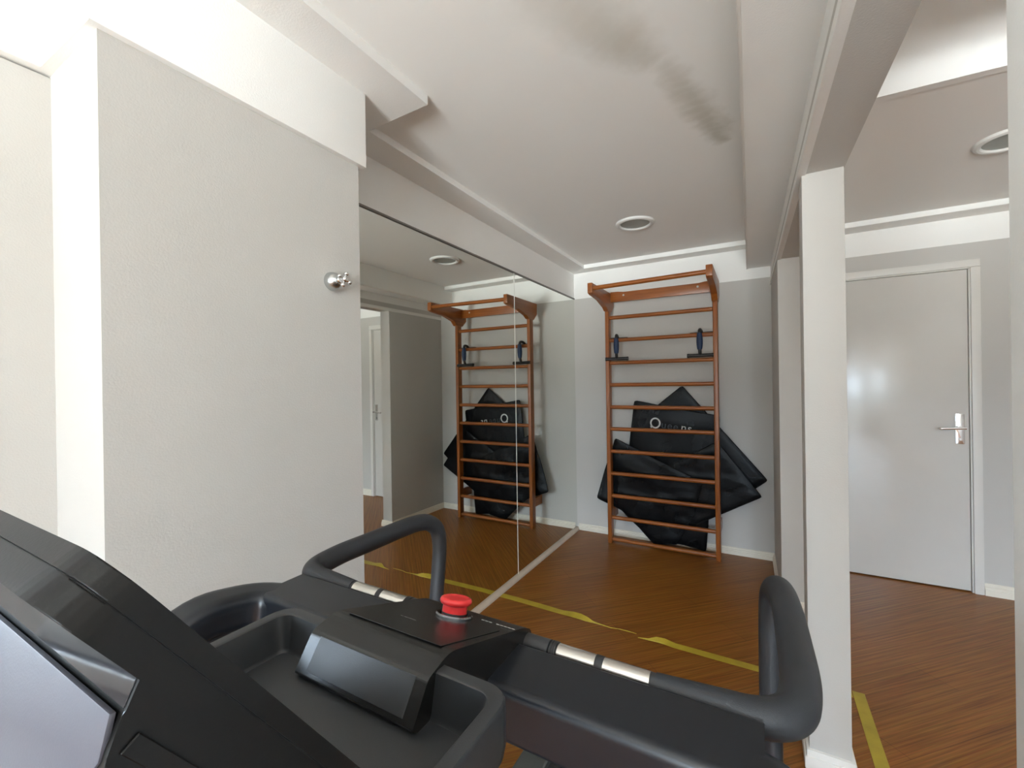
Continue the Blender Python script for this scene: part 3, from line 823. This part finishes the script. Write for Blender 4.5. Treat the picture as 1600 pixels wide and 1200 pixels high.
# deck, belt, rails, motor cover (below the frame of the photo for the most part)
bm = BM(); add_box(bm, (-.64, .30, .08), (-.06, 1.60, .165), .01); obj('deck', bm, 'frame_black', tm)
bm = BM(); add_box(bm, (-.60, .36, .165), (-.10, 1.585, .172), .003); obj('running_belt', bm, 'belt', tm)
for x0, x1 in ((-.685, -.595), (-.105, -.015)):
    bm = BM(); add_box(bm, (x0, .30, .10), (x1, 1.615, .195), .012, 3); obj('side_rail', bm, 'rail', tm)
bm = BM(); prism_x(bm, round_poly([(-.02, .06), (.38, .06), (.40, .20), (.33, .27), (.06, .27), (-.02, .17)], .03, 5), -.68, -.02, .01); obj('motor_cover', bm, 'abs', tm)
for x0, x1 in ((-.80, -.66), (-.04, .10)):
    bm = BM(); add_box(bm, (x0, .03, .05), (x1, .17, .19), .01); obj('base_joint', bm, 'frame_black', tm)
for x in (-.63, -.07):
    for y in (.12, 1.52):
        bm = BM(); lathe(bm, [(0, 0), (.028, 0), (.028, .02), (.018, .09), (0, .09)], (x, y, 0), n=20); obj('foot', bm, 'ring', tm)

# ------------------------------------------------------------------ daylight
w = bpy.data.worlds.new('overcast_sky'); sc.world = w; w.use_nodes = True
nt = w.node_tree; bg = nt.nodes['Background']
tc = nt.nodes.new('ShaderNodeTexCoord'); sp = nt.nodes.new('ShaderNodeSeparateXYZ')
nt.links.new(tc.outputs['Generated'], sp.inputs[0])
nz = nt.nodes.new('ShaderNodeTexNoise'); nz.inputs['Scale'].default_value = 14; nz.inputs['Detail'].default_value = 6
nt.links.new(tc.outputs['Generated'], nz.inputs['Vector'])
ma = nt.nodes.new('ShaderNodeMath'); ma.operation = 'MULTIPLY_ADD'; ma.inputs[1].default_value = -.30; ma.inputs[2].default_value = .14
nt.links.new(nz.outputs['Fac'], ma.inputs[0])
ad = nt.nodes.new('ShaderNodeMath'); ad.operation = 'ADD'
nt.links.new(sp.outputs['Z'], ad.inputs[0]); nt.links.new(ma.outputs[0], ad.inputs[1])
rp = nt.nodes.new('ShaderNodeValToRGB')
# unseen paving below, made brighter than the sky to lift the ceiling, a dark tree line, then bright overcast sky
ad2 = nt.nodes.new('ShaderNodeMath'); ad2.operation = 'MULTIPLY_ADD'; ad2.inputs[1].default_value = .5; ad2.inputs[2].default_value = .5
nt.links.new(ad.outputs[0], ad2.inputs[0])
e = rp.color_ramp.elements
e[0].position = .0; e[0].color = (2.26, 2.34, 2.42, 1)
e[1].position = 1.; e[1].color = (.74, .90, 1.12, 1)
for p_, c_ in ((.42, (2.26, 2.34, 2.42)), (.455, (.10, .115, .11)), (.515, (.09, .105, .11)), (.535, (.76, .91, 1.12))):
    n_ = e.new(p_); n_.color = (*c_, 1)
nt.links.new(ad2.outputs[0], rp.inputs['Fac'])
nt.links.new(rp.outputs['Color'], bg.inputs['Color'])
bg.inputs['Strength'].default_value = 9.0
for i, (x0, x1, z0, z1) in enumerate(W):
    L = bpy.data.lights.new('window_daylight_portal', 'AREA'); L.shape = 'RECTANGLE'
    L.size = x1-x0; L.size_y = z1-z0; L.cycles.is_portal = True
    o = bpy.data.objects.new('window_daylight_portal', L); COL.objects.link(o)
    o.location = ((x0+x1)/2, YR-.16, (z0+z1)/2); o.rotation_euler = (R(90), 0, 0)

for xw, (y0, y1, z0, z1), ang in ((-1.77, LW, -90),):
    L = bpy.data.lights.new('window_daylight_portal', 'AREA'); L.shape = 'RECTANGLE'
    L.size = y1-y0; L.size_y = z1-z0; L.cycles.is_portal = True
    o = bpy.data.objects.new('window_daylight_portal', L); COL.objects.link(o)
    o.location = (xw, (y0+y1)/2, (z0+z1)/2); o.rotation_euler = (R(90), 0, R(ang))

# ------------------------------------------------------------------ camera and view
cam = bpy.data.cameras.new('camera'); co = bpy.data.objects.new('camera', cam); COL.objects.link(co)
cam.sensor_fit = 'HORIZONTAL'; cam.sensor_width = 36; cam.lens = 36*677.55/1600
cam.clip_start = .01
yaw, pitch, roll = R(29.603), R(-.0538), R(-.848)
f = Vector((-math.sin(yaw)*math.cos(pitch), math.cos(yaw)*math.cos(pitch), math.sin(pitch)))
r = Vector((math.cos(yaw), math.sin(yaw), 0)); u = r.cross(f)
r2 = r*math.cos(roll) + u*math.sin(roll); u2 = -r*math.sin(roll) + u*math.cos(roll)
mw = Matrix((( r2.x, u2.x, -f.x, 0), (r2.y, u2.y, -f.y, 0), (r2.z, u2.z, -f.z, 1.39), (0, 0, 0, 1)))
co.matrix_world = mw
sc.camera = co
vs = sc.view_settings
vs.view_transform = 'Standard'; vs.look = 'None'; vs.exposure = 2.33; vs.gamma = 1.0; vs.use_curve_mapping = False
cy = sc.cycles
cy.use_denoising = True; cy.max_bounces = 14; cy.diffuse_bounces = 8; cy.glossy_bounces = 6; cy.transparent_max_bounces = 8
cy.sample_clamp_indirect = 8; cy.caustics_reflective = True; cy.caustics_refractive = False
